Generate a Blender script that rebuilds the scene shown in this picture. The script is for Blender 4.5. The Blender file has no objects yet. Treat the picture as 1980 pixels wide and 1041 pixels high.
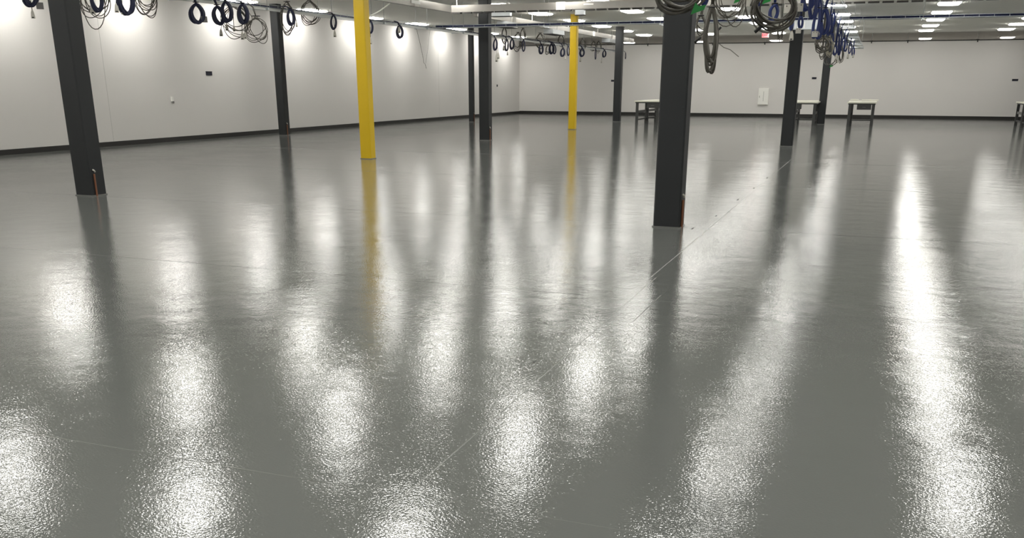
import bpy, bmesh, math, random
from mathutils import Vector, Matrix
PI = math.pi
SC = bpy.context.scene
COL = SC.collection

# ------------------------------------------------------------------ camera
CAM_F, CAM_PITCH, CAM_ROLL, CAM_YAW, CAM_CY = 1785.54, 0.32993, 0.0016, -0.36045, 772.8
cd = bpy.data.cameras.new('camera')
cam = bpy.data.objects.new('camera', cd)
COL.objects.link(cam)
cp, sp, cy_, sy_ = math.cos(CAM_PITCH), math.sin(CAM_PITCH), math.cos(CAM_YAW), math.sin(CAM_YAW)
fwd = Vector((sy_ * cp, cy_ * cp, -sp))
rgt = Vector((cy_, -sy_, 0))
upv = rgt.cross(fwd)
r_ = rgt * math.cos(CAM_ROLL) + upv * math.sin(CAM_ROLL)
u_ = -rgt * math.sin(CAM_ROLL) + upv * math.cos(CAM_ROLL)
m3 = Matrix((r_, u_, -fwd)).transposed()
cam.matrix_world = Matrix.Translation((0, 0, 1.5)) @ m3.to_4x4()
cd.sensor_fit = 'HORIZONTAL'
cd.sensor_width = 36.0
cd.lens = CAM_F / 1980 * 36.0
cd.shift_y = (CAM_CY - 520.5) / 1980
cd.clip_end = 200
SC.camera = cam

# ------------------------------------------------------------------ world and exposure
world = bpy.data.worlds.new('world')
SC.world = world
world.use_nodes = True
world.node_tree.nodes['Background'].inputs['Color'].default_value = (0.5, 0.5, 0.5, 1)
world.node_tree.nodes['Background'].inputs['Strength'].default_value = 0.0
SC.view_settings.view_transform = 'Standard'
SC.view_settings.look = 'None'
SC.view_settings.gamma = 1
SC.view_settings.use_curve_mapping = False
SC.view_settings.exposure = 0.42
LIGHT = 16.0                 # radiance of the ceiling panels
LIGHT_COL = (1.0, 0.98, 0.92)
WARM_COL = (1.0, 0.94, 0.86)
SC.cycles.use_denoising = True
SC.cycles.max_bounces = 8
SC.cycles.diffuse_bounces = 5
SC.cycles.sample_clamp_indirect = 6.0

# ------------------------------------------------------------------ materials
def nt(name):
    m = bpy.data.materials.new(name)
    m.use_nodes = True
    return m, m.node_tree, m.node_tree.nodes['Principled BSDF']

def mat(name, col, rough=0.5, metal=0.0, spec=0.5, noise=0.0, nscale=6.0, bump=0.0, bscale=60.0):
    m, t, b = nt(name)
    b.inputs['Base Color'].default_value = (*col, 1)
    b.inputs['Roughness'].default_value = rough
    b.inputs['Metallic'].default_value = metal
    b.inputs['Specular IOR Level'].default_value = spec
    co = t.nodes.new('ShaderNodeTexCoord')
    if noise:
        n = t.nodes.new('ShaderNodeTexNoise')
        n.inputs['Scale'].default_value = nscale
        n.inputs['Detail'].default_value = 3
        r = t.nodes.new('ShaderNodeMapRange')
        r.inputs['To Min'].default_value = 1 - noise
        r.inputs['To Max'].default_value = 1 + noise
        mx = t.nodes.new('ShaderNodeVectorMath')
        mx.operation = 'SCALE'
        mx.inputs[0].default_value = col
        t.links.new(co.outputs['Object'], n.inputs['Vector'])
        t.links.new(n.outputs['Fac'], r.inputs['Value'])
        t.links.new(r.outputs['Result'], mx.inputs['Scale'])
        t.links.new(mx.outputs['Vector'], b.inputs['Base Color'])
    if bump:
        n2 = t.nodes.new('ShaderNodeTexNoise')
        n2.inputs['Scale'].default_value = bscale
        n2.inputs['Detail'].default_value = 2
        bp = t.nodes.new('ShaderNodeBump')
        bp.inputs['Strength'].default_value = 1.0
        bp.inputs['Distance'].default_value = bump
        t.links.new(co.outputs['Object'], n2.inputs['Vector'])
        t.links.new(n2.outputs['Fac'], bp.inputs['Height'])
        t.links.new(bp.outputs['Normal'], b.inputs['Normal'])
    return m

def emit(name, col, s):
    m, t, b = nt(name)
    b.inputs['Base Color'].default_value = (0.8, 0.8, 0.8, 1)
    b.inputs['Emission Color'].default_value = (*col, 1)
    b.inputs['Emission Strength'].default_value = s
    return m

def floor_material():
    m, t, b = nt('grey_epoxy')
    N, L = t.nodes.new, t.links.new
    geo = N('ShaderNodeNewGeometry')
    # large, soft tone changes and slight roller bands in the colour
    n1 = N('ShaderNodeTexNoise'); n1.inputs['Scale'].default_value = 0.35; n1.inputs['Detail'].default_value = 4
    L(geo.outputs['Position'], n1.inputs['Vector'])
    cr = N('ShaderNodeMapRange'); cr.inputs['To Min'].default_value = 0.94; cr.inputs['To Max'].default_value = 1.06
    L(n1.outputs['Fac'], cr.inputs['Value'])
    vm = N('ShaderNodeVectorMath'); vm.operation = 'SCALE'; vm.inputs[0].default_value = FLOOR_COL
    L(cr.outputs['Result'], vm.inputs['Scale'])
    L(vm.outputs['Vector'], b.inputs['Base Color'])
    b.inputs['IOR'].default_value = 1.65
    b.inputs['Roughness'].default_value = FLOOR_ROUGH
    # orange peel of the rolled resin: fine relief with a broader waviness below it
    mp = N('ShaderNodeMapping'); mp.inputs['Rotation'].default_value = (0, 0, 0.5); mp.inputs['Scale'].default_value = (1.0, 1.25, 1.0)
    L(geo.outputs['Position'], mp.inputs['Vector'])
    f1 = N('ShaderNodeTexNoise'); f1.inputs['Scale'].default_value = 84.0; f1.inputs['Detail'].default_value = 1.5; f1.inputs['Roughness'].default_value = 0.5
    L(mp.outputs['Vector'], f1.inputs['Vector'])
    f2 = N('ShaderNodeTexNoise'); f2.inputs['Scale'].default_value = 3.0; f2.inputs['Detail'].default_value = 2
    L(mp.outputs['Vector'], f2.inputs['Vector'])
    # patches where the roller left the coat thicker or thinner
    f3 = N('ShaderNodeTexNoise'); f3.inputs['Scale'].default_value = 0.9; f3.inputs['Detail'].default_value = 3
    L(geo.outputs['Position'], f3.inputs['Vector'])
    pr = N('ShaderNodeMapRange'); pr.inputs['From Min'].default_value = 0.3; pr.inputs['From Max'].default_value = 0.7
    pr.inputs['To Min'].default_value = PEEL * 0.8; pr.inputs['To Max'].default_value = PEEL * 1.25
    L(f3.outputs['Fac'], pr.inputs['Value'])
    b1 = N('ShaderNodeBump'); b1.inputs['Strength'].default_value = 1.0
    L(pr.outputs['Result'], b1.inputs['Distance'])
    L(f1.outputs['Fac'], b1.inputs['Height'])
    b2 = N('ShaderNodeBump'); b2.inputs['Strength'].default_value = 1.0; b2.inputs['Distance'].default_value = WAVE
    L(f2.outputs['Fac'], b2.inputs['Height'])
    L(b1.outputs['Normal'], b2.inputs['Normal'])
    L(b2.outputs['Normal'], b.inputs['Normal'])
    return m

FLOOR_COL = (0.163, 0.171, 0.162)
FLOOR_ROUGH = 0.035
PEEL = 0.00078
WAVE = 0.003
M = dict(
    floor=floor_material(),
    far_floor=mat('pale_bounce_floor', (0.48, 0.48, 0.47), 0.6, noise=0.05, nscale=1.0),  # unseen floor beyond the partition, made pale to bounce light onto the ceiling
    wall=mat('wall_paint', (0.695, 0.675, 0.655), 0.75, noise=0.015, nscale=0.8, bump=0.0004, bscale=40),
    ceiling=mat('ceiling_tile', (0.88, 0.865, 0.82), 0.9, noise=0.04, nscale=1.3),
    base=mat('black_baseboard', (0.012, 0.011, 0.010), 0.5),
    seam=mat('wall_seam', (0.56, 0.55, 0.53), 0.8),
    joint=mat('joint_filler', (0.20, 0.205, 0.195), 0.22),
    crack=mat('joint_chip', (0.02, 0.02, 0.02), 0.7),
    black=mat('charcoal_paint', (0.023, 0.025, 0.027), 0.5, spec=0.35, noise=0.06, nscale=3),
    yellow=mat('yellow_paint', (0.70, 0.47, 0.012), 0.42, spec=0.4, noise=0.03, nscale=3),
    collar=mat('floor_coat_collar', (0.17, 0.172, 0.165), 0.3),
    copper=mat('copper_conduit', (0.24, 0.10, 0.055), 0.45, metal=0.3),
    galv=mat('galvanised_steel', (0.55, 0.58, 0.60), 0.32, metal=0.85, noise=0.08, nscale=20),
    strut=mat('pale_steel_strut', (0.50, 0.51, 0.50), 0.45, metal=0.4),
    rod=mat('threaded_rod', (0.35, 0.35, 0.35), 0.5, metal=0.6),
    whiterod=mat('white_rod', (0.75, 0.74, 0.70), 0.5),
    alu=mat('brushed_aluminium', (0.38, 0.365, 0.34), 0.38, metal=0.9, noise=0.06, nscale=9),
    dark=mat('dark_slot', (0.025, 0.022, 0.02), 0.6),
    blue=mat('navy_cable', (0.005, 0.008, 0.036), 0.5, spec=0.5),
    bblue=mat('blue_cable', (0.011, 0.025, 0.13), 0.45, spec=0.5),
    tblue=mat('tray_cable_blue', (0.010, 0.017, 0.075), 0.45),
    grey=mat('grey_cable', (0.07, 0.064, 0.052), 0.5),
    grey2=mat('light_grey_cable', (0.15, 0.142, 0.125), 0.45),
    cream=mat('cream_cable', (0.42, 0.39, 0.29), 0.5),
    olive=mat('olive_cable', (0.16, 0.15, 0.05), 0.5),
    plug=mat('grey_white_plastic', (0.52, 0.50, 0.45), 0.5),
    tie=mat('black_tie', (0.012, 0.012, 0.012), 0.6),
    tagm=mat('grey_box_plastic', (0.16, 0.155, 0.15), 0.5),
    green=mat('green_tape', (0.006, 0.22, 0.035), 0.45),
    bench_top=mat('pale_worktop', (0.80, 0.79, 0.68), 0.45),
    bench=mat('dark_bench_steel', (0.045, 0.046, 0.045), 0.45),
    bench2=mat('grey_bench_bar', (0.13, 0.13, 0.125), 0.4),
    carton=mat('white_carton', (0.80, 0.79, 0.72), 0.6),
    panel=mat('white_enamel', (0.90, 0.89, 0.85), 0.45),
    seamd=mat('panel_gap', (0.22, 0.22, 0.20), 0.6),
    hole=mat('dark_wall_box', (0.008, 0.008, 0.02), 0.7),
    frame=mat('light_frame', (0.80, 0.79, 0.76), 0.4),
    lamp=emit('light_panel', LIGHT_COL, LIGHT),
    washer=emit('wall_light_panel', LIGHT_COL, LIGHT*1.3),
    warm=emit('warm_light_panel', WARM_COL, 7.0),
    red=emit('exit_red', (1.0, 0.10, 0.13), 1.3),
    sign=mat('sign_housing', (0.75, 0.70, 0.68), 0.5),
    redtxt=mat('sign_lettering', (0.25, 0.01, 0.015), 0.5),
)

# ------------------------------------------------------------------ mesh helpers
class MB:
    def __init__(self):
        self.v, self.f = [], []
    def box(self, a, b):
        x0, y0, z0 = a; x1, y1, z1 = b
        n = len(self.v)
        self.v += [(x0,y0,z0),(x1,y0,z0),(x1,y1,z0),(x0,y1,z0),(x0,y0,z1),(x1,y0,z1),(x1,y1,z1),(x0,y1,z1)]
        self.f += [[n+i for i in q] for q in ((0,3,2,1),(4,5,6,7),(0,1,5,4),(1,2,6,5),(2,3,7,6),(3,0,4,7))]
        return self
    def cbox(self, c, s):
        return self.box([c[i]-s[i]/2 for i in range(3)], [c[i]+s[i]/2 for i in range(3)])
    def prism(self, pts, z0, z1):
        n = len(self.v); k = len(pts)
        self.v += [(x, y, z0) for x, y in pts] + [(x, y, z1) for x, y in pts]
        self.f += [[n+i for i in range(k)][::-1], [n+k+i for i in range(k)]]
        self.f += [[n+i, n+(i+1) % k, n+k+(i+1) % k, n+k+i] for i in range(k)]
        return self
    def tube(self, pts, r, sides=6, closed=False):
        pts = [Vector(p) for p in pts]; k = len(pts); n0 = len(self.v)
        ref = None
        for i, p in enumerate(pts):
            if closed: d = pts[(i+1) % k] - pts[i-1]
            else: d = pts[min(i+1, k-1)] - pts[max(i-1, 0)]
            if d.length < 1e-9: d = Vector((0, 0, 1))
            d.normalize()
            if ref is None:
                ref = Vector((0, 1, 0)) if abs(d.y) < 0.9 else Vector((1, 0, 0))
            a = ref - d * ref.dot(d)
            if a.length < 1e-6: a = d.orthogonal()
            a.normalize(); ref = a
            b = d.cross(a)
            for j in range(sides):
                t = 2*PI*j/sides
                self.v.append(tuple(p + (a*math.cos(t) + b*math.sin(t)) * r))
        m = k if closed else k-1
        for i in range(m):
            for j in range(sides):
                a0 = n0 + i*sides; a1 = n0 + ((i+1) % k)*sides
                self.f.append([a0+j, a0+(j+1) % sides, a1+(j+1) % sides, a1+j])
        if not closed:
            self.f.append([n0+j for j in range(sides)][::-1])
            self.f.append([n0+(k-1)*sides+j for j in range(sides)])
        return self
    def mesh(self, name, m, smooth=False):
        me = bpy.data.meshes.new(name)
        me.from_pydata([tuple(p) for p in self.v], [], self.f)
        me.materials.append(m)
        if smooth:
            me.polygons.foreach_set('use_smooth', [True]*len(me.polygons))
        me.update()
        return me
    def build(self, name, m, parent=None, smooth=False, loc=None):
        return link(name, self.mesh(name, m, smooth), parent, loc)

def link(name, me, parent=None, loc=None):
    o = bpy.data.objects.new(name, me)
    COL.objects.link(o)
    if parent: o.parent = parent
    if loc: o.location = loc
    return o
def empty(name, loc=(0,0,0), rz=0.0):
    o = bpy.data.objects.new(name, None)
    COL.objects.link(o)
    o.empty_display_size = 0.2
    o.location = loc; o.rotation_euler = (0, 0, rz)
    return o
def tag(o, label=None, cat=None, group=None, kind=None):
    if label: o['label'] = label
    if cat: o['category'] = cat
    if group: o['group'] = group
    if kind: o['kind'] = kind
    return o
def copy_tree(o, parent=None):
    c = o.copy(); COL.objects.link(c)
    if parent: c.parent = parent
    for ch in list(o.children): copy_tree(ch, c)
    return c

# ------------------------------------------------------------------ setting
HC = 3.68                    # ceiling height
WX, WY = -17.7, 48.0         # left and back wall
RX, FY = 14.0, -6.0
BY = 72.0                    # far wall of the next room
WT = 3.35                    # top of the back partition
fl = MB().box((WX-0.2, FY-0.2, -0.2), (RX+0.2, WY+0.075, 0)).build('floor', M['floor']); tag(fl, kind='structure')
f2_ = MB().box((WX-0.2, WY+0.075, -0.2), (RX+0.2, BY, 0)).build('floor', M['far_floor']); tag(f2_, kind='structure')
ce = MB().box((WX-0.2, FY-0.2, HC), (RX+0.2, BY, HC+0.2)).build('ceiling', M['ceiling']); tag(ce, kind='structure')
wl = MB().box((WX-0.2, FY-0.2, 0), (WX, WY+0.15, HC)).build('wall_left', M['wall']); tag(wl, kind='structure')
wb = MB().box((WX, WY, 0), (RX, WY+0.15, WT)).build('wall_back', M['wall']); tag(wb, kind='structure')
wr = MB().box((RX, FY-0.2, 0), (RX+0.2, WY, HC)).build('wall_right', M['wall']); tag(wr, kind='structure')
wf = MB().box((WX, FY-0.2, 0), (RX, FY, HC)).build('wall_front', M['wall']); tag(wf, kind='structure')
wn = MB().box((WX-0.2, BY, 0), (RX+0.2, BY+0.2, HC)).build('wall_far', M['wall']); tag(wn, kind='structure')
wn2 = MB().box((WX-0.2, WY+0.15, 0), (WX, BY, HC)).build('wall_far_left', M['wall']); tag(wn2, kind='structure')
wn3 = MB().box((RX, WY, 0), (RX+0.2, BY, HC)).build('wall_far_right', M['wall']); tag(wn3, kind='structure')
o = MB().box((WX, FY, 0), (WX+0.02, WY, 0.115)).build('baseboard_left', M['base']); tag(o, kind='structure')
o = MB().box((WX+0.02, WY-0.02, 0), (RX, WY, 0.13)).build('baseboard_back', M['base']); tag(o, kind='structure')
o = MB().box((WX, WY-0.015, WT-0.03), (RX, WY+0.165, WT+0.012)).build('trim_1', M['base']); tag(o, kind='structure')
o = MB().box((WX, FY, HC-0.05), (WX+0.03, WY, HC)).build('trim_2', M['frame']); tag(o, kind='structure')
for y in (18.8, 38.0):
    MB().box((WX-0.001, y, 0.115), (WX+0.003, y+0.012, HC)).build('wall_seam', M['seam'], wl)
# slab joints: low ridges of filler under the coating
def ridge(a, b, w, h):
    a = Vector(a); b = Vector(b); d = (b-a).normalized(); n = Vector((-d.y, d.x))
    m = MB(); k = len(m.v)
    for p in (a, b):
        for s, z in ((-1, -0.001), (-0.3, h), (0.3, h), (1, -0.001)):
            q = p + n*w*s/2; m.v.append((q.x, q.y, z))
    m.f += [[4,5,1,0],[5,6,2,1],[6,7,3,2]]
    return m
rnd = random.Random(4)
for a, b, w, h in [((-1.525,-3),(-1.53,7.4),0.012,0.0010), ((-1.575,7.4),(-1.565,21),0.014,0.0008), ((-1.357,5.9),(-1.355,6.75),0.012,0.0018),
                   ((WX+0.3,2.885),(-1.53,2.88),0.009,0.0008), ((-1.53,2.90),(RX,2.86),0.006,0.0006),
                   ((WX+0.3,6.62),(-1.53,6.55),0.007,0.0006), ((-1.53,6.55),(RX,6.62),0.007,0.0006),
                   ((WX+0.3,10.2),(RX,10.35),0.007,0.0006), ((WX+0.3,19.75),(RX,19.95),0.010,0.0007),
                   ((WX+0.3,15.0),(RX,15.1),0.007,0.0005)]:
    ridge(a, b, w, h).build('joint_ridge', M['joint'], fl)
for x, y, l, r in [(-1.74,10.15,0.10,0),(-1.66,11.3,0.09,0),(-1.64,13.0,0.16,0),(-1.70,8.95,0.10,0),(-1.58,11.8,0.05,0),(-1.60,16.3,0.2,0),(-1.61,14.6,0.12,0),(-1.66,4.75,0.02,0)]:
    MB().box((x-0.008, y, 0.0002), (x+0.008, y+l, 0.0012)).build('joint_chip', M['crack'], fl)

# ------------------------------------------------------------------ ceiling lights
ORD = ['', 'first', 'second', 'third', 'fourth', 'fifth', 'sixth', 'seventh', 'eighth', 'ninth', 'tenth', 'eleventh', 'twelfth', 'thirteenth', 'fourteenth', 'fifteenth']
def make_light(lampmat, name='ceiling_light'):
    w, l, t = 0.57, 0.80, 0.03
    root = empty(name)
    fr = MB()
    for a, b in (((-w/2-t,-l/2-t,-0.012),(w/2+t,-l/2,0)), ((-w/2-t,l/2,-0.012),(w/2+t,l/2+t,0)), ((-w/2-t,-l/2,-0.012),(-w/2,l/2,0)), ((w/2,-l/2,-0.012),(w/2+t,l/2,0))):
        fr.box(a, b)
    fr.build('frame', M['frame'], root)
    d = MB()                                  # shallow dropped lens with a cambered underside
    rings = [(1.0, 1.0, -0.001), (1.0, 1.0, -0.028), (0.90, 0.92, -0.048), (0.70, 0.76, -0.060)]
    for sx, sy, z in rings:
        d.v += [(-w/2*sx,-l/2*sy,z),(w/2*sx,-l/2*sy,z),(w/2*sx,l/2*sy,z),(-w/2*sx,l/2*sy,z)]
    for k in range(3):
        for j in range(4): d.f.append([k*4+j, k*4+(j+1) % 4, (k+1)*4+(j+1) % 4, (k+1)*4+j][::-1])
    d.f += [[0,1,2,3], [15,14,13,12]]
    d.build('diffuser', lampmat, root)
    return root
lt0 = make_light(M['lamp'])
washer_mesh = [ch for ch in lt0.children if ch.name.startswith('diffuser')][0].data.copy()
washer_mesh.materials.clear(); washer_mesh.materials.append(M['washer'])
lamp_mesh = [ch for ch in lt0.children if ch.name.startswith('diffuser')][0].data
first = True
for row, ri in enumerate((-6, -4, -3, -2, -1, 0, 1)):
    for n in range(-9, 5):
        X = 1.563 + 3.052*ri if ri > -6 else -16.95
        Y = 30.85 + 3.717*n
        if first: o = lt0; first = False
        else: o = copy_tree(lt0)
        o.location = (X, Y, HC)
        o.scale = (0.8, 1.35, 1) if ri == -6 else (1, 1, 1)
        lab = 'white ceiling light panel, %s from the back wall, %s row from the left' % (ORD[5-n], ORD[row+1])
        if ri == -6:
            for ch in o.children:
                if ch.name.startswith('diffuser'):
                    ch.data = washer_mesh
        else:
            for ch in o.children:
                if ch.name.startswith('diffuser'):
                    ch.data = lamp_mesh
        tag(o, lab, 'ceiling light', 'ceiling light panels in rows')
w0 = make_light(M['warm'])
for k, Y in enumerate((53.8, 59.8, 62.8, 65.8, 68.8)):  # rows behind the first are added out of view to brighten the gap
    for i, X in enumerate((-13.4, -9.4, -5.41, -1.8, 1.84, 5.54, 9.3)):
        o = w0 if i + k == 0 else copy_tree(w0)
        o.location = (X, Y, HC)
        tag(o, 'warm light panel in the room beyond the back wall, added unseen after the first row, %s row, %s from the left' % (ORD[k+1], ORD[i+1]), 'ceiling light', 'warm ceiling lights beyond the back wall')

# ------------------------------------------------------------------ columns
def column(x, y, w, d, m, name, label, stub=True, top=HC):
    root = empty(name, (x, y, 0))
    c = 0.018
    pts = [(-w/2+c,-d/2),(w/2-c,-d/2),(w/2,-d/2+c),(w/2,d/2-c),(w/2-c,d/2),(-w/2+c,d/2),(-w/2,d/2-c),(-w/2,-d/2+c)]
    MB().prism(pts, 0, top).build('shaft', m, root)
    e = 0.012
    MB().prism([(px*(1+2*e/w), py*(1+2*e/d)) for px, py in pts], 0, 0.012).build('floor_collar', M['collar'], root)
    if stub:
        MB().tube([(w/2+0.012, -d/2+0.07, 0), (w/2+0.012, -d/2+0.07, 0.30)], 0.013, 8).build('conduit_stub', M['copper'], root)
        MB().tube([(w/2+0.008, -d/2+0.055, 0.36), (w/2+0.02, -d/2+0.07, 0.345), (w/2+0.014, -d/2+0.09, 0.325)], 0.011, 6).build('conduit_clip', M['plug'], root)
    tag(root, label, 'column')
    return root
COLS = [
    (-10.251, 10.333, .305, 'black', 'nearest left charcoal steel column with a copper stub at its foot', True),
    (-9.885, 17.644, .246, 'yellow', 'nearer and thicker looking of the two yellow steel columns', False),
    (-16.79, 24.89, .265, 'black', 'charcoal column near the left wall, second charcoal one from the left', True),
    (-15.56, 36.55, .20, 'black', 'slim charcoal column directly left of the tall middle charcoal column', True),
    (-10.119, 24.737, .289, 'black', 'tall middle charcoal column between the two yellow columns', True),
    (-9.812, 31.904, .239, 'yellow', 'farther and slimmer looking of the two yellow steel columns', False),
    (-10.128, 39.214, .293, 'black', 'far charcoal column right of the farther yellow column', False),
    (-2.024, 10.296, .294, 'black', 'large nearest charcoal column right of centre under the grey cable coil', True),
    (-2.056, 25.255, .295, 'black', 'charcoal column right of centre with its foot beside the floor joint', False),
    (-2.023, 39.826, .278, 'black', 'rearmost right charcoal column behind the hanging blue cables', False),
]
for x, y, w, mm, lab, st in COLS:
    column(x, y, w, w*0.9, M[mm], 'steel_column', lab, st)
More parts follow.
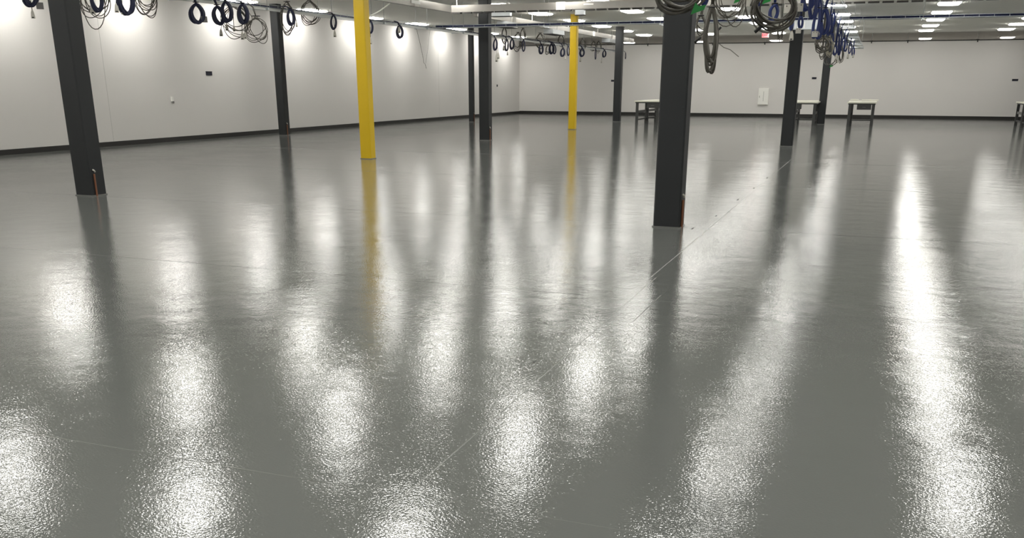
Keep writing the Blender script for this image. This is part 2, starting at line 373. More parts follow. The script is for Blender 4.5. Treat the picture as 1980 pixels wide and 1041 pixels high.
COILS = [
    ('blue', -11.287, 10.781, 2.822, 2.485, 0.233, 9, 'navy cable coil hanging at the far left edge, left of the nearest charcoal column', [('plug', -0.002, 2.471, 2.357), ('box', 0.104, 2.568, 2.481)]),
    ('grey', -11.314, 12.021, 3.017, 2.326, 0.491, 8, 'large loose coil of thin grey wires just right of the nearest charcoal column', [('plug', -0.052, 2.649, 2.49)]),
    ('blue', -11.167, 11.898, 2.889, 2.491, 0.219, 9, 'navy cable coil in front of the loose grey wires beside the nearest charcoal column', []),
    ('blue', -11.293, 12.655, 3.004, 2.496, 0.295, 9, 'navy cable coil with two white plugs, second navy coil right of the nearest charcoal column', [('plug', -0.153, 2.683, 2.546), ('plug', -0.066, 2.642, 2.521)]),
    ('grey', -11.901, 13.779, 3.188, 2.551, 0.408, 8, 'loose coil of grey wires beside the navy coil with two white plugs', []),
    ('blue', -11.275, 14.332, 2.836, 2.454, 0.289, 9, 'round navy cable coil with a grey connector box on its right side', [('box', 0.11, 2.601, 2.502)]),
    ('blue', -11.273, 14.9, 2.834, 2.458, 0.252, 9, 'navy cable coil left one of the overlapping pair beside the grey box', []),
    ('blue', -11.134, 14.977, 2.921, 2.511, 0.242, 9, 'navy cable coil overlapping its left neighbour, right one of the pair on the left tray', []),
    ('grey', -11.887, 16.207, 2.969, 2.319, 0.627, 6, 'loose grey wire coil with three plugs behind the overlapping navy pair', [('plug', -0.268, 2.494, 2.362), ('plug', -0.15, 2.594, 2.463), ('plug', -0.017, 2.554, 2.451)]),
    ('blue', -11.272, 15.657, 2.923, 2.523, 0.232, 9, 'upright navy cable coil with a pair of grey plugs hanging below it', [('plug', -0.048, 2.407, 2.271), ('plug', 0.008, 2.406, 2.288)]),
    ('grey', -11.226, 15.985, 2.711, 2.209, 0.455, 6, 'open grey wire coil hanging lowest, just left of the second charcoal column', []),
    ('grey', -11.28, 17.137, 3.049, 2.387, 0.355, 5, 'grey wire coil hanging in front of the second charcoal column', []),
    ('blue', -11.165, 17.063, 2.919, 2.575, 0.186, 9, 'bright navy teardrop coil with grey plug right of the second charcoal column', [('plug', 0.107, 2.659, 2.564)]),
    ('grey', -11.872, 18.894, 3.236, 2.693, 0.523, 6, 'grey wire coil standing up behind the left tray rail, right of the second charcoal column', []),
    ('blue', -11.262, 18.865, 2.919, 2.586, 0.169, 9, 'narrow navy coil with a grey plug below, just left of the nearer yellow column', [('plug', 0.011, 2.586, 2.45)]),
    ('blue', -11.259, 20.496, 2.898, 2.574, 0.157, 9, 'navy coil half hidden by the nearer yellow column', [('plug', -0.015, 2.518, 2.36)]),
    ('blue', -11.257, 21.957, 2.876, 2.531, 0.205, 9, 'lone navy coil with a white plug inside, right of the nearer yellow column', [('plug', -0.014, 2.829, 2.675)]),
    ('blue', -11.251, 28.359, 2.817, 2.445, 0.16, 9, 'slim navy coil with two thin plugs below, first one right of the tall charcoal column', [('plug', 0.032, 2.369, 2.129), ('plug', 0.08, 2.414, 2.219)]),
    ('blue', -11.25, 29.339, 2.827, 2.458, 0.148, 9, 'narrow navy coil with grey plug, second one right of the tall charcoal column', [('plug', -0.099, 2.644, 2.49), ('plug', 0.016, 2.458, 2.35)]),
    ('blue', -11.25, 29.805, 2.876, 2.519, 0.184, 9, 'oval navy coil, third one right of the tall charcoal column', []),
    ('grey', -11.849, 31.949, 3.171, 2.54, 0.357, 5, 'thin grey wire coil hanging near the far left room corner', []),
    ('blue', -11.249, 30.876, 2.888, 2.487, 0.138, 9, 'dark navy coil close in front of the far left room corner', []),
    ('grey', -11.5, 29.759, 3.218, 2.723, 0.2, 7, 'grey wire bundle standing over the tray right of the tall charcoal column', []),
    ('grey', -11.498, 31.507, 3.275, 2.655, 0.246, 7, 'fanned grey wire bundle rising over the tray by the far left room corner', []),
    ('blue', -11.248, 32.676, 2.809, 2.453, 0.199, 9, 'navy oval coil left of a pair of linked navy coils on the far tray', []),
    ('grey', -11.846, 34.292, 3.262, 2.643, 0.38, 6, 'arched grey wires looping over the tray between the corner and the far yellow column', []),
    ('blue', -11.247, 33.821, 2.885, 2.483, 0.224, 9, 'navy coil on the far tray, left one of two linked coils', []),
    ('blue', -11.147, 33.816, 2.849, 2.482, 0.168, 9, 'navy coil on the far tray, right one of two linked coils', []),
    ('grey', -11.847, 35.196, 2.87, 2.506, 0.195, 4, 'small grey wire coil behind the linked navy coils', []),
    ('grey', -11.495, 35.673, 3.266, 2.791, 0.274, 6, 'grey wire bundle over the tray just left of the far yellow column', []),
    ('blue', -11.247, 35.174, 2.772, 2.428, 0.213, 9, 'light navy coil just left of the far yellow column', [('plug', 0.096, 2.482, 2.336)]),
    ('blue', -11.146, 35.496, 2.854, 2.472, 0.137, 9, 'edge-on navy coil touching the far yellow column on its left', []),
    ('grey', -11.493, 38.553, 3.238, 2.728, 0.295, 7, 'grey wire bundle over the tray just right of the far yellow column', []),
    ('blue', -11.245, 37.669, 2.854, 2.488, 0.247, 9, 'navy coil just right of the far yellow column', [('plug', -0.062, 2.488, 2.314)]),
    ('grey', -11.493, 40.154, 3.202, 2.775, 0.218, 6, 'left one of two grey wire bundles between the far yellow and far charcoal columns', []),
    ('grey', -11.492, 40.96, 3.234, 2.756, 0.267, 6, 'right one of two grey wire bundles between the far yellow and far charcoal columns', []),
    ('blue', -11.243, 39.627, 2.878, 2.434, 0.086, 9, 'edge-on navy coil hanging like a stick between the far yellow and far charcoal columns', []),
    ('blue', -11.244, 41.003, 2.88, 2.547, 0.2, 9, 'navy coil with a tiny plug just left of the far charcoal column', [('plug', -0.108, 2.464, 2.339)]),
    ('blue', -11.244, 44.727, 2.86, 2.567, 0.072, 9, 'last edge-on navy coil hanging at the far end of the left tray', []),
    ('grey', -11.502, 28.218, 3.169, 2.726, 0.255, 6, 'grey wire bundle peeking from behind the tall charcoal column', []),
    ('greythick', -1.627, 8.3, 2.395, 2.032, 0.415, 12, 'big round coil of many grey cables hanging before the large charcoal column', [('greentag', 0.138, 2.124, 2.041)]),
    ('blue', -1.45, 8.5, 2.409, 2.109, 0.088, 9, 'short navy cable coil dipping into view beside the green taped coil', []),
    ('greythick', -1.488, 9.0, 2.157, 1.59, 0.123, 11, 'long narrow bundle of grey and brown cables hanging lowest beside the large charcoal column', [('black', -0.109, 1.899, 1.847)]),
    ('grey', -1.607, 9.15, 2.1, 1.928, 0.105, 3, 'small grey loop hanging against the large charcoal column, left of the long bundle', []),
    ('grey', -1.449, 9.8, 2.585, 2.011, 0.393, 9, 'wide drooping grey wire loops with a black connector, right of the long bundle', [('black', -0.09, 2.022, 1.979)]),
    ('grey', -1.349, 10.3, 2.634, 2.068, 0.158, 3, 'tall thin grey wire loop left of the heavy round coil', [('whitebox', -0.026, 2.32, 2.233), ('greentag', -0.102, 2.317, 2.264)]),
    ('greythick', -1.266, 12.0, 2.58, 2.077, 0.56, 12, 'heavy round coil of grey cables, largest on the right tray', [('black', -0.154, 2.147, 2.068)]),
    ('blue', -1.321, 12.6, 2.441, 2.212, 0.153, 9, 'bright blue cable coil seen inside the heavy round grey coil', [('plug', 0.056, 2.334, 2.246)]),
    ('blue', -1.48, 12.4, 2.632, 2.379, 0.1, 9, 'blue cable coil at the top left inside the heavy round grey coil', [('greentag', 0.082, 2.48, 2.405)]),
    ('grey', -1.259, 13.0, 2.282, 2.007, 0.079, 5, 'narrow grey cable loop hanging right of the heavy round coil', []),
    ('blue', -1.203, 13.6, 2.467, 2.163, 0.068, 9, 'narrow blue coil with a long white plug hanging before the middle right charcoal column', [('whitebox', -0.044, 2.486, 2.379), ('plug', 0.026, 2.163, 2.047)]),
    ('blue', -1.151, 14.5, 2.42, 2.225, 0.087, 9, 'blue coil with a square white connector on the middle right charcoal column', [('whitebox', -0.019, 2.239, 2.171), ('whitebox', -0.04, 2.561, 2.454)]),
    ('blue', -1.187, 16.0, 2.909, 2.543, 0.239, 9, 'open blue coil with white plugs, first one right of the middle right charcoal column', [('plug', 0.101, 2.672, 2.562), ('whitebox', 0.067, 2.556, 2.475)]),
    ('blue', -1.112, 17.5, 2.718, 2.216, 0.14, 9, 'long blue coil with a white square connector right of the middle right charcoal column', [('whitebox', -0.029, 2.338, 2.249)]),
    ('blue', -1.066, 18.5, 2.785, 2.307, 0.221, 9, 'widest dark blue coil in the middle of the right tray cluster', []),
    ('blue', -0.997, 19.2, 2.69, 2.336, 0.115, 9, 'dark blue coil with white plug on the right side of the widest blue coil', [('plug', -0.005, 2.548, 2.46)]),
    ('greythick', -1.169, 20.5, 2.394, 2.087, 0.349, 9, 'clump of grey and brown cables below the widest blue coil', [('plug', -0.038, 2.261, 2.184)]),
    ('grey', -1.183, 21.0, 2.171, 1.963, 0.116, 3, 'tiny grey wire loop hanging below the brown cable clump', []),
    ('cream', -1.088, 21.5, 2.416, 1.974, 0.162, 6, 'pale cream wire loops right of the brown cable clump', []),
    ('blue', -1.053, 23.5, 2.346, 2.105, 0.129, 9, 'short blue coil right of the pale cream loops', [('plug', 0.042, 2.127, 2.016)]),
    ('grey', -1.162, 24.5, 2.223, 1.866, 0.32, 3, 'lowest large grey wire loop before the rear right charcoal column', [('greentag', 0.029, 1.924, 1.866)]),
    ('blue', -1.066, 26.0, 2.772, 2.168, 0.104, 9, 'long blue coil hanging vertically right of the rear right charcoal column', []),
    ('grey', -1.082, 27.5, 2.463, 2.026, 0.124, 5, 'grey cable loop with plug right of the rear right charcoal column', [('plug', -0.066, 2.156, 2.027)]),
    ('blue', -1.057, 30.0, 2.702, 2.368, 0.134, 9, 'blue coil near the far end of the right tray, left one of three', [('plug', 0.047, 2.576, 2.465)]),
    ('blue', -1.031, 33.0, 2.775, 2.392, 0.131, 9, 'blue coil near the far end of the right tray, middle one of three', [('plug', -0.033, 2.408, 2.254)]),
    ('blue', -1.016, 36.0, 2.723, 2.405, 0.125, 9, 'blue coil near the far end of the right tray, right one of three', [('plug', 0.024, 2.489, 2.354)]),
    ('blue', -1.058, 15.2, 2.864, 2.377, 0.152, 9, 'blue coil between the open blue coil and the long one with a connector', []),
    ('blue', -1.082, 18.0, 2.536, 2.219, 0.126, 9, 'short blue coil tucked below the long one with a square connector', []),
    ('blue', -0.99, 20.0, 2.811, 2.536, 0.099, 9, 'small dark blue coil at the upper right of the widest blue coil', []),
    ('blue', -1.077, 22.0, 2.538, 2.232, 0.11, 9, 'blue coil right above the pale cream loops', []),
    ('blue', -1.083, 25.0, 2.655, 2.237, 0.112, 9, 'blue coil beside the long vertical one, left of it', []),
    ('blue', -1.073, 28.5, 2.735, 2.338, 0.128, 9, 'blue coil just right of the long vertical one', []),
]

# ------------------------------------------------------------------ cable trays
TZ = 2.90
def tray(axis, c, a, b, w, label, rods, pitch=0.30, name='cable_tray', strut=False):
    """wire basket tray running along axis ('x' or 'y') at cross position c, from a to b"""
    root = empty(name, (0, 0, 0))
    def P(l, s, z): return (l, c+s, z) if axis == 'x' else (c+s, l, z)
    for s in (-w/2, w/2):
        for z in (TZ, TZ+0.055):
            MB().tube([P(a, s, z), P(b, s, z)], 0.006, 5).build('side_rail', M['galv'], root)
    for s in (-w/6, w/6):
        MB().tube([P(a, s, TZ), P(b, s, TZ)], 0.004, 4).build('floor_wire', M['galv'], root)
    rm = MB().tube([P(0,-w/2,TZ+0.045) if axis=='y' else P(0,-w/2,TZ+0.045), P(0,-w/2,TZ), P(0,w/2,TZ), P(0,w/2,TZ+0.045)], 0.0045, 4).mesh('rung', M['galv'])
    k = int((b-a)/pitch)
    for i in range(k+1):
        l = a + i*pitch
        link('rung', rm, root, (l, 0, 0) if axis == 'x' else (0, l, 0))
    for l in rods:
        for s in (-w/2-0.02, w/2+0.02):
            MB().tube([P(l, s, TZ-0.05), P(l, s, HC)], 0.006, 5).build('hanger_rod', M['rod'], root)
        bm_ = MB()
        lo, hi = P(l-0.02, -w/2-0.05, TZ-0.045), P(l+0.02, w/2+0.05, TZ-0.006)
        bm_.box([min(lo[i], hi[i]) for i in range(3)], [max(lo[i], hi[i]) for i in range(3)])
        bm_.build('trapeze_bar', M['galv'], root)
    if strut:
        MB().box((c+w/2-0.045, a, TZ-0.055), (c+w/2-0.005, b, TZ-0.010)).build('strut', M['strut'], root)
    tag(root, label, 'cable tray')
    return root
tray('y', -11.55, 5.0, 44.9, 0.30, 'long galvanised basket tray running beside the left wall', [7+2.4*i for i in range(16)], strut=True)
tray('x', 24.2, -11.35, 12.5, 0.30, 'galvanised basket tray crossing the room from left to right', [-8.2, -5.2, -2.9, 0.72, 4.0, 7.0, 10.0])
tray('y', -1.08, 4.5, 44.0, 0.50, 'wide galvanised tray running to the back over the blue cable coils', [6.5, 10.2, 14.6, 20.0, 26.8, 32.5, 38.5])

def bundle(axis, c, a, b, n, r, z, label, m, seed):
    rr = random.Random(seed)
    root = MB()
    for k in range(n):
        s0 = (k % 5 - 2)*r*2.1; h = (k//5)*r*1.8
        pts = []
        L = a
        while L <= b:
            s = s0 + rr.uniform(-1, 1)*r; zz = z + h + r + rr.uniform(0, 1)*r
            pts.append((L, c+s, zz) if axis == 'x' else (c+s, L, zz))
            L += 0.6
        root.tube(pts, r, 5)
    o = root.build('cable_bundle', m, None, True)
    tag(o, label, 'cables')
    return o
bundle('x', 24.2, -11.3, 12.4, 15, 0.011, TZ+0.004, 'blue cable bundle lying in the tray that crosses the room', M['tblue'], 1)
bundle('y', -11.55, 5.1, 44.5, 9, 0.010, TZ+0.004, 'blue cable bundle lying in the tray beside the left wall', M['blue'], 2)
bundle('y', -1.22, 4.6, 43.5, 10, 0.011, TZ+0.004, 'blue cable bundle lying in the wide right tray', M['bblue'], 3)

# steel plate where the crossing tray meets the right tray, before the middle right column
jb = empty('junction_plate', (-1.75, 23.95, 0))
MB().box((-0.42,-0.012,2.70),(0.36,0.012,2.885)).build('plate', M['galv'], jb)
MB().box((-0.40,-0.10,2.69),(0.34,0.10,2.705)).build('lower_flange', M['galv'], jb)
for q in (-0.3, 0.25):
    MB().box((q-0.02,0.012,2.8),(q+0.02,0.11,2.93)).build('strap', M['galv'], jb)
for i in range(7):
    MB().box((-0.36+i*0.05,-0.02,2.72),(-0.345+i*0.05,-0.0125,2.86)).build('grille_bar', M['whiterod'], jb)
tag(jb, 'grey slotted steel plate in front of the middle right charcoal column', 'bracket')

# ------------------------------------------------------------------ busways
def busway(axis, c, a, b, z0, h, w, label, rods, slots=True):
    root = empty('busway', (0,0,0))
    def B(l0, l1, s0, s1, za, zb):
        return MB().box((l0, c+s0, za), (l1, c+s1, zb)) if axis == 'x' else MB().box((c+s0, l0, za), (c+s1, l1, zb))
    seg = 3.0; L = a; i = 0
    while L < b - 0.05:
        e = min(L+seg, b)
        B(L+0.01, e-0.01, -w/2, w/2, z0, z0+h).build('housing', M['alu'], root)
        if e < b - 0.05:
            B(e-0.12, e+0.12, -w/2-0.008, w/2+0.008, z0-0.004, z0+h+0.006).build('joint_cover', M['plug'], root)
        L = e; i += 1
    if slots:
        sl = B(0, 0.24, -w/2-0.004, w/2*0.6, z0-0.035, z0+0.002).mesh('slot', M['dark'])
        k = int((b-a)/0.30)
        for i in range(k):
            link('slot', sl, root, (a+0.03+i*0.30, 0, 0) if axis == 'x' else (0, a+0.03+i*0.30, 0))
    for l in rods:
        p = (l, c, z0+h) if axis == 'x' else (c, l, z0+h)
        MB().tube([p, (p[0], p[1], HC)], 0.009, 6).build('hanger_rod', M['whiterod'], root)
    tag(root, label, 'busway')
    return root
b1 = busway('x', 23.88, -10.7, 12.5, 3.25, 0.17, 0.11, 'aluminium busway with a dark slotted underside crossing the room', [-10.55, -6.9, -2.6, 2.0, 6.5])
MB().box((-7.1, 23.815, 3.34), (-6.85, 23.824, 3.37)).build('label_plate', M['panel'], b1)
b2 = busway('y', -10.85, 10.0, 24.1, 3.27, 0.17, 0.11, 'aluminium busway running toward the camera along the left side', [12, 15.4, 18.6, 22.0], slots=False)
MB().box((-10.79, 21.7, 3.33), (-10.785, 22.2, 3.40)).build('label_plate', M['panel'], b2)
busway('y', -11.0, 26.2, 45.0, 3.30, 0.16, 0.12, 'aluminium busway running to the back beyond the room crossing', [27, 31, 35, 39, 43], slots=False)

# flexible white conduit from the busway down to the left tray
pts = [(-10.95,20.9,3.27),(-11.05,20.9,3.2),(-11.2,20.85,3.10),(-11.35,20.8,3.02),(-11.5,20.8,2.97)]
tag(MB().tube(pts, 0.018, 8).build('flexible_conduit', M['panel'], None, True), 'curved white flexible conduit dropping from the busway to the left tray', 'conduit')
# short strut stub on the farther yellow column and tap boxes on the busways
def tapbox(x, y, z, s, label, m='galv'):
    root = empty('tap_box', (x, y, z))
    MB().cbox((0,0,0), s).build('box', M[m], root)
    MB().box((-s[0]/2-0.012,-s[1]/2-0.012,-s[2]/2-0.006),(s[0]/2+0.012,s[1]/2+0.012,-s[2]/2+0.012)).build('flange', M['dark'], root)
    MB().tube([(s[0]*0.3,0,s[2]/2),(s[0]*0.3,0,HC-z)], 0.006, 5).build('hanger_rod', M['rod'], root)
    tag(root, label, 'electrical box')
tapbox(-10.95, 28.6, 3.2, (0.34,0.9,0.16), 'grey electrical box hung right of the tall middle charcoal column')
tapbox(-10.95, 33.2, 3.2, (0.34,1.3,0.16), 'grey electrical box hung left of the farther yellow column')
tapbox(-10.95, 40.6, 3.2, (0.34,1.0,0.16), 'grey electrical box hung left of the far charcoal column')
tapbox(-7.2, 23.88, 3.17, (0.22,0.16,0.12), 'small grey tap box under the crossing busway above the farther yellow column')
tapbox(-9.3, 23.88, 3.17, (0.5,0.14,0.10), 'small grey tap box under the crossing busway in front of the tall middle column')

# ------------------------------------------------------------------ hanging cable coils
def coil(kind, X, Y, zt, zb, w, n, label, plugs, idx):
    rr = random.Random(100+idx)
    phi = math.atan2(X, Y)
    root = empty('cable_coil', (X, Y, 0), -phi + rr.uniform(-0.12, 0.12))
    h = zt - zb
    small = min(w, h)
    tight = kind == 'blue'
    if kind == 'blue':
        br = min(0.045, max(0.018, w*(0.18 if X < -5 else 0.2))); r = br*0.38; m = M['bblue'] if X > -5 else M['blue']; n = 12
    elif kind == 'greythick':
        br = min(0.05, w*0.16); r = 0.011; m = M['grey']
    elif kind == 'cream':
        br = 0.03; r = 0.008; m = M['cream']
    else:
        br = small*0.17; r = 0.0085 if Y > 20 else 0.0075 if X < -5 else 0.0052; m = M['grey']
    r = min(r, w*0.12)
    cw, chh = w/2 - (br if tight else br*0.5), h/2 - (br if tight else br*0.5)
    cw = max(cw, 0.008)
    zc = (zt+zb)/2
    seg = 30
    lean = rr.uniform(-0.08, 0.08)
    mb, mb2 = MB(), MB()
    for k in range(n):
        a0 = rr.uniform(0, 2*PI); q = br*math.sqrt(rr.random())*(0.85 if tight else 1.0)
        ox, oy = q*math.cos(a0), q*math.sin(a0)*(1.0 if tight else 0.9)
        sc = 1.0 if tight else rr.uniform(0.72, 1.08)
        sx = 1.0 if tight else rr.uniform(0.75, 1.05)
        ph = rr.uniform(0, 6.28); wob = 0.02 if tight else 0.09
        tilt = rr.uniform(-0.05, 0.05) if tight else rr.uniform(-0.35, 0.35)
        pts = []
        for i in range(seg):
            t = 2*PI*i/seg
            c_, s_ = math.cos(t), math.sin(t)
            pinch = 1.0 - (0.30 if tight else 0.55)*max(0.0, c_)**2      # narrower where it is tied
            rad = 1 + wob*math.sin(2*t+ph) + wob*0.5*math.sin(3*t+ph*2)
            x = cw*sx*s_*pinch*rad
            z = chh*c_*rad
            if not tight: z = chh - (chh - z)*sc
            x += lean*(chh - z)
            grip = (1-c_)/2 if not tight else 0.55+0.45*(1-c_)/2        # loops gather at the tie
            pts.append((x + ox*grip + tilt*0.3*z*(1-c_)/2*(0 if tight else 1), oy*grip + tilt*x*0.5, zc + z + (ox*0.35+oy*0.5)*grip))
        tgt = mb2 if (not tight and k % 3 == 2) else mb
        tgt.tube(pts, r, 6 if Y < 22 else 5, closed=True)
    mb.build('cable_loops', m, root, True)
    if mb2.v:
        alt = M['grey2']
        o = mb2.build('cable_loops', alt, root, True); o['label'] = 'lighter grey loops'
    # tie and lead up to the tray
    tie = MB()
    ring = [(math.cos(t)*(br+0.008), math.sin(t)*(br+0.008)*0.8, zt-0.01) for t in [2*PI*i/10 for i in range(10)]]
    tie.tube([(p[0]*0.9, p[1], p[2]) for p in ring], 0.006, 5, closed=True)
    tie.build('tie', M['tie'], root, True)
    inv = Matrix.Rotation(-root.rotation_euler[2], 4, 'Z')
    if X < -5: ex = max(-11.7, min(-11.4, X))
    else: ex = min((-1.33, -1.163, -0.997, -0.83), key=lambda q: abs(q-X))
    if zt < TZ + 0.03:
        tp = inv @ Vector((ex-X, 0, 0)); tp.z = TZ + 0.05
        lead = MB()
        for q in (-0.006, 0.006):
            lead.tube([(q, 0, zt-0.02), (q*1.5+tp.x*0.3, tp.y*0.3, zt+(tp.z-zt)*0.6), (tp.x+q, tp.y, tp.z)], r*0.9, 5)
        lead.build('lead', m, root, True)
    for pk, dx, z1, z2 in plugs:
        hh = abs(z1-z2); zz = (z1+z2)/2
        p = MB()
        tw = 0.30*hh
        if pk == 'plug':
            tw = min(max(0.028, hh*0.34), 0.065)
            k0 = [(-tw*0.5,-tw*0.4),(tw*0.5,-tw*0.4),(tw*0.5,tw*0.4),(-tw*0.5,tw*0.4)]
            n0 = len(p.v)
            for z, s in ((zz+hh/2,0.35),(zz+hh*0.2,1.0),(zz-hh*0.3,1.35),(zz-hh/2,1.35)):
                p.v += [(dx+a*s, b*s-0.01, z) for a, b in k0]
            for L in range(3):
                for j in range(4): p.f.append([n0+L*4+j, n0+(L+1)*4+j, n0+(L+1)*4+(j+1) % 4, n0+L*4+(j+1) % 4])
            p.f += [[n0+j for j in range(4)], [n0+12+j for j in range(4)][::-1]]
            po = p.build('plug', M['plug'], root)
            MB().box((dx-tw*0.35,-0.01-tw*0.62,zz-hh*0.46),(dx+tw*0.25,-0.01-tw*0.5,zz-hh*0.33)).build('contact', M['tie'], po)
            top = zz+hh/2
            if top < zt - 0.02:
                MB().tube([(dx, -0.01, top-0.01), (dx*0.85, -0.005, (top+min(zt, top+0.2))/2), (dx*0.6, 0, min(zt-0.01, top+0.22))], min(r, 0.006), 5).build('lead', m if kind != 'blue' else M['grey'], root, True)
        elif pk == 'whitebox':
            s = hh*1.05
            p.cbox((dx, -br-0.02, zz), (s, 0.04, hh)); po = p.build('connector', M['plug'], root)
            for q in (-0.25, 0.25):
                MB().cbox((dx+q*s, -br-0.042, zz+hh*0.28), (s*0.12, 0.006, hh*0.12)).build('contact', M['tie'], po)
            po['label'] = 'square white connector'
        elif pk == 'box':
            p.cbox((dx, 0.0, zz), (hh*1.05, 0.05, hh)); p.build('connector_box', M['tagm'], root)['label'] = 'grey connector box'
        elif pk == 'black':
            s = hh*0.45
            p.tube([(dx+hh*0.5, -0.02, zz+hh*0.5), (dx+hh*0.15, -0.02, zz+hh*0.15), (dx-hh*0.5, -0.02, zz-hh*0.4)], s*0.55, 8)
            p.build('connector', M['tie'], root, True)['label'] = 'black connector'
        elif pk == 'greentag':
            s = hh
            n0 = len(p.v)
            q = [(-s*0.75,-s*0.5),(s*0.55,-s*0.05),(s*0.72,s*0.42),(0,s*0.28),(-s*0.35,s*0.62)]
            p.v += [(dx+a, -br-0.015, zz+b) for a, b in q] + [(dx+a, -br-0.009, zz+b) for a, b in q]
            p.f += [[n0+i for i in range(5)], [n0+5+i for i in range(5)][::-1]] + [[n0+i, n0+5+i, n0+5+(i+1) % 5, n0+(i+1) % 5] for i in range(5)]
            p.build('tape_flag', M['green'], root)['label'] = 'green tape flag'
    col = {'blue': 'coiled navy cables', 'grey': 'coiled grey cables', 'greythick': 'coiled grey cables', 'cream': 'coiled grey cables'}[kind]
    tag(root, label, 'cable coil', col + (' on the left tray' if X < -5 else ' on the right tray'))
for i, c in enumerate(COILS):
    coil(*c, i)

# thin stray wires
tag(MB().tube([(-1.40,9.0,1.84),(-1.36,9.0,1.81),(-1.30,9.0,1.79),(-1.22,9.0,1.73)], 0.004, 5).build('stray_wire', M['grey2']), 'thin pale wire sticking out right of the long cable bundle', 'wire')
tag(MB().tube([(-11.62,23.62,2.90),(-11.62,23.83,2.50),(-11.62,23.99,2.15),(-11.62,24.02,2.02),(-11.62,24.10,2.0),(-11.62,24.17,1.88)], 0.005, 5).tube([(-11.62,24.47,2.90),(-11.62,24.3,2.38),(-11.62,24.14,2.02)], 0.003, 4).build('hanging_wires', M['grey2']), 'pair of thin wires dangling in a V below the left tray before the wall', 'wire')

# ------------------------------------------------------------------ things on the walls
def wall_box(x, y, z, wall, label, w=0.17, h=0.09):
    root = empty('wall_box', (x, y, z))
    if wall == 'left':
        MB().box((0,-w/2,-h/2),(0.012,w/2,h/2)).build('box', M['hole'], root)
        MB().box((0,-w/2-0.008,h/2),(0.016,w/2+0.008,h/2+0.008)).build('rim', M['tie'], root)
    else:
        MB().box((-w/2,-0.012,-h/2),(w/2,0,h/2)).build('box', M['hole'], root)
        MB().box((-w/2-0.008,-0.016,h/2),(w/2+0.008,0,h/2+0.008)).build('rim', M['tie'], root)
    tag(root, label, 'wall box', 'dark wall boxes')
wall_box(WX, 22.75, 1.75, 'left', 'dark open wall box on the left wall, left of the second charcoal column', 0.26, 0.10)
wall_box(WX, 44.8, 1.39, 'left', 'tiny dark wall box on the left wall near the far corner', 0.12, 0.09)
wall_box(-12.65, WY, 1.63, 'back', 'dark wall box on the back wall beside the far charcoal column', 0.22, 0.08)
wall_box(-2.94, WY, 1.75, 'back', 'dark wall box on the back wall between the two right rear columns', 0.20, 0.08)
wall_box(5.52, WY, 1.67, 'back', 'dark wall box on the back wall at the far right edge', 0.24, 0.08)
sw = empty('wall_switch', (WX, 21.1, 1.09))
MB().box((0,-0.035,-0.06),(0.03,0.035,0.06)).build('plate', M['panel'], sw)
MB().box((0.03,-0.02,-0.11),(0.05,0.03,-0.055)).build('toggle', M['tagm'], sw)
tag(sw, 'small white fitting on the left wall below the dark wall box', 'switch')
ep = empty('electrical_panel', (-5.19, WY, 0.92))
MB().box((-0.24,-0.09,-0.375),(0.24,0,0.375)).build('cabinet', M['panel'], ep)
dr = MB().box((-0.215,-0.105,-0.35),(0.215,-0.088,0.35)).build('door', M['panel'], ep)
MB().box((0.0,-0.108,-0.22),(0.012,-0.104,0.24)).build('seam', M['seamd'], dr)
MB().box((-0.185,-0.112,-0.06),(-0.165,-0.104,0.04)).build('latch', M['seamd'], dr)
tag(ep, 'white electrical panel mounted low on the back wall', 'electrical panel')
for X, w in ((-10.95,0),(-7.78,1),(-5.33,2),(-0.6,3),(0.93,4),(3.78,5)):
    root = empty('ceiling_brace', (X, WY-0.06, WT))
    MB().tube([(0,0,-0.02),(0,0,HC-WT)], 0.010, 6).build('rod', M['rod'], root)
    MB().box((-0.06,-0.02,-0.02),(0.06,0.045,0.02)).box((-0.02,-0.015,-0.10),(0.025,0.015,-0.02)).build('foot', M['tie'], root)
    tag(root, 'thin rod from the back wall top to the ceiling, %s from the left' % ORD[w+1], 'bracket', 'rods on the back wall top')
# exit sign
ex = empty('exit_sign', (-5.07, 45.5, 3.56))
MB().tube([(0,0.02,0.09),(0,0.02,HC-3.56)], 0.012, 6).build('stem', M['sign'], ex)
MB().box((-0.155,0,-0.105),(0.155,0.04,0.10)).build('housing', M['sign'], ex)
fc = MB().box((-0.14,-0.006,-0.09),(0.14,-0.0005,0.085)).build('face', M['red'], ex)
tc = bpy.data.curves.new('lettering', 'FONT'); tc.body = 'EXIT'; tc.size = 0.13; tc.extrude = 0.002; tc.align_x = 'CENTER'; tc.align_y = 'CENTER'
to = bpy.data.objects.new('lettering', tc); COL.objects.link(to)
bpy.context.view_layer.update()
me = bpy.data.meshes.new_from_object(to.evaluated_get(bpy.context.evaluated_depsgraph_get()))
bpy.data.objects.remove(to)
me.materials.clear(); me.materials.append(M['redtxt'])
lo = link('lettering', me, fc, (0, -0.010, 0.0)); lo.rotation_euler = (PI/2, 0, 0)
tag(ex, 'lit red EXIT sign hanging over the back wall', 'exit sign')
# sprinkler heads
for i, (X, Y) in enumerate(((-12.15, 25.9), (-3.9, 28.2))):
    root = empty('sprinkler_head', (X, Y, HC))
    MB().tube([(0,0,-0.012),(0,0,0)], 0.09, 14).build('escutcheon', M['tagm'], root)
    MB().tube([(0,0,-0.06),(0,0,-0.01)], 0.015, 8).build('deflector', M['rod'], root)
    tag(root, ['round grey ceiling disc left of the tall middle charcoal column', 'round grey ceiling disc above the large nearest column'][i], 'sprinkler')

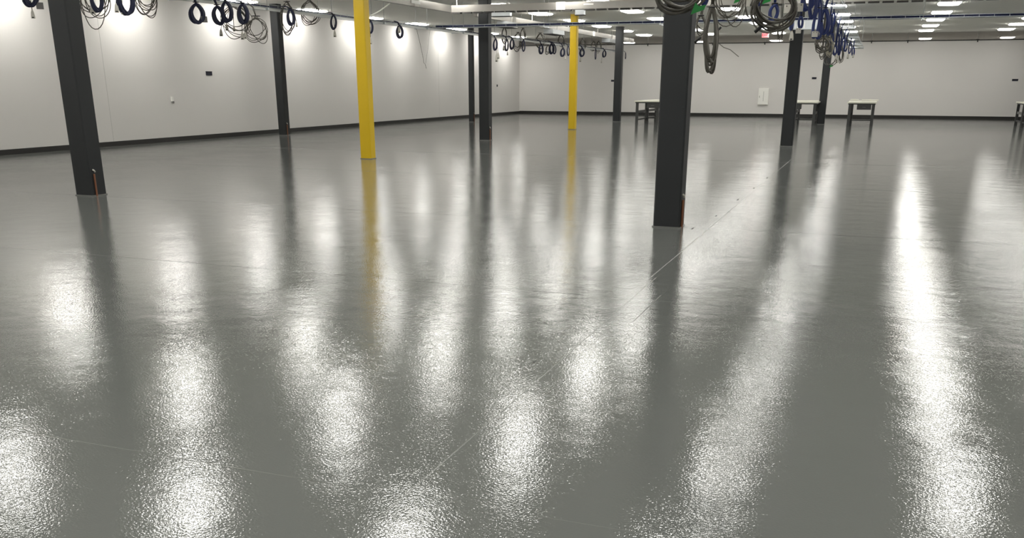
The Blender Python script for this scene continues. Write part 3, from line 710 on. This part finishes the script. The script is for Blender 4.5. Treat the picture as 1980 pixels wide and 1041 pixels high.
# ------------------------------------------------------------------ workbenches
def bench_proto(w=1.02, l=1.83, h=0.86):
    root = empty('workbench')
    MB().box((-w/2,0,h-0.045),(w/2,l,h)).build('worktop', M['bench_top'], root)
    MB().box((-w/2+0.03,0.05,h-0.09),(w/2-0.03,l-0.05,h-0.045)).build('top_frame', M['bench'], root)
    lx, ly = w/2-0.10, 0.10
    for sx in (-1, 1):
        for yy in (ly, l-ly):
            MB().box((sx*lx-0.05,yy-0.03,0.015),(sx*lx+0.05,yy+0.03,h-0.045)).build('leg', M['bench'], root)
            MB().box((sx*lx-0.06,yy-0.05,0),(sx*lx+0.06,yy+0.05,0.015)).build('foot', M['bench'], root)
        MB().box((sx*lx-0.02,ly,0.40),(sx*lx+0.02,l-ly,0.49)).build('side_rail', M['bench2'], root)
        MB().box((sx*lx-0.02,ly,0.12),(sx*lx+0.02,l-ly,0.17)).build('side_rail', M['bench'], root)
    MB().box((-lx,l-ly-0.02,0.14),(lx,l-ly+0.02,0.18)).build('stretcher', M['bench'], root)
    return root
def drawer(root, x0, x1, w=1.1, h=0.86):
    d = MB().box((x0,0.02,h-0.27),(x1,0.55,h-0.09)).build('drawer', M['bench'], root)
    MB().box(((x0+x1)/2-0.06,0.0,h-0.19),((x0+x1)/2+0.06,0.02,h-0.17)).build('handle', M['bench2'], d)
bp0 = bench_proto()
spots = [
    (-8.50, 37.55, 'front workbench partly hidden behind the large nearest charcoal column', (0.0, 0.45)),
    (-8.50, 39.42, 'rear workbench behind the one hidden by the large nearest column', None),
    (-2.62, 38.0, 'front workbench standing between the two right rear charcoal columns', (-0.5, -0.1)),
    (-2.62, 39.87, 'rear workbench standing between the two right rear charcoal columns', None),
    (-0.56, 38.3, 'front workbench standing free right of the rearmost column, with a drawer', (-0.16, 0.34)),
    (-0.56, 40.17, 'rear workbench with cartons right of the rearmost column', None),
    (5.55, 38.7, 'front workbench cut off at the right edge of the view', (0.0, 0.45)),
    (5.55, 40.57, 'rear workbench at the right edge of the view', None),
]
for i, (x, y, lab, dw) in enumerate(spots):
    o = bp0 if i == 0 else copy_tree(bp0)
    if i == 0: pass
    o.location = (x, y, 0)
    tag(o, lab, 'workbench', 'pale topped workbenches near the back wall')
for o in [o for o in COL.objects if o.name.startswith('workbench')]:
    for (x, y, lab, dw) in spots:
        if dw and abs(o.location.x-x) < 1e-3 and abs(o.location.y-y) < 1e-3:
            drawer(o, *dw)
for x, y, s, lab in ((-0.88, 40.6, (0.30,0.4,0.07), 'small white carton on the left of the free standing rear workbench'),
                     (-0.30, 40.9, (0.62,0.6,0.06), 'wide white carton on the right of the free standing rear workbench')):
    root = empty('carton', (x, y, 0.86))
    MB().box((-s[0]/2,-s[1]/2,0),(s[0]/2,s[1]/2,s[2])).build('body', M['carton'], root)
    MB().box((-0.03,-s[1]/2-0.002,0.01),(0.03,s[1]/2+0.002,s[2]+0.002)).build('tape', M['bench_top'], root)
    tag(root, lab, 'carton')
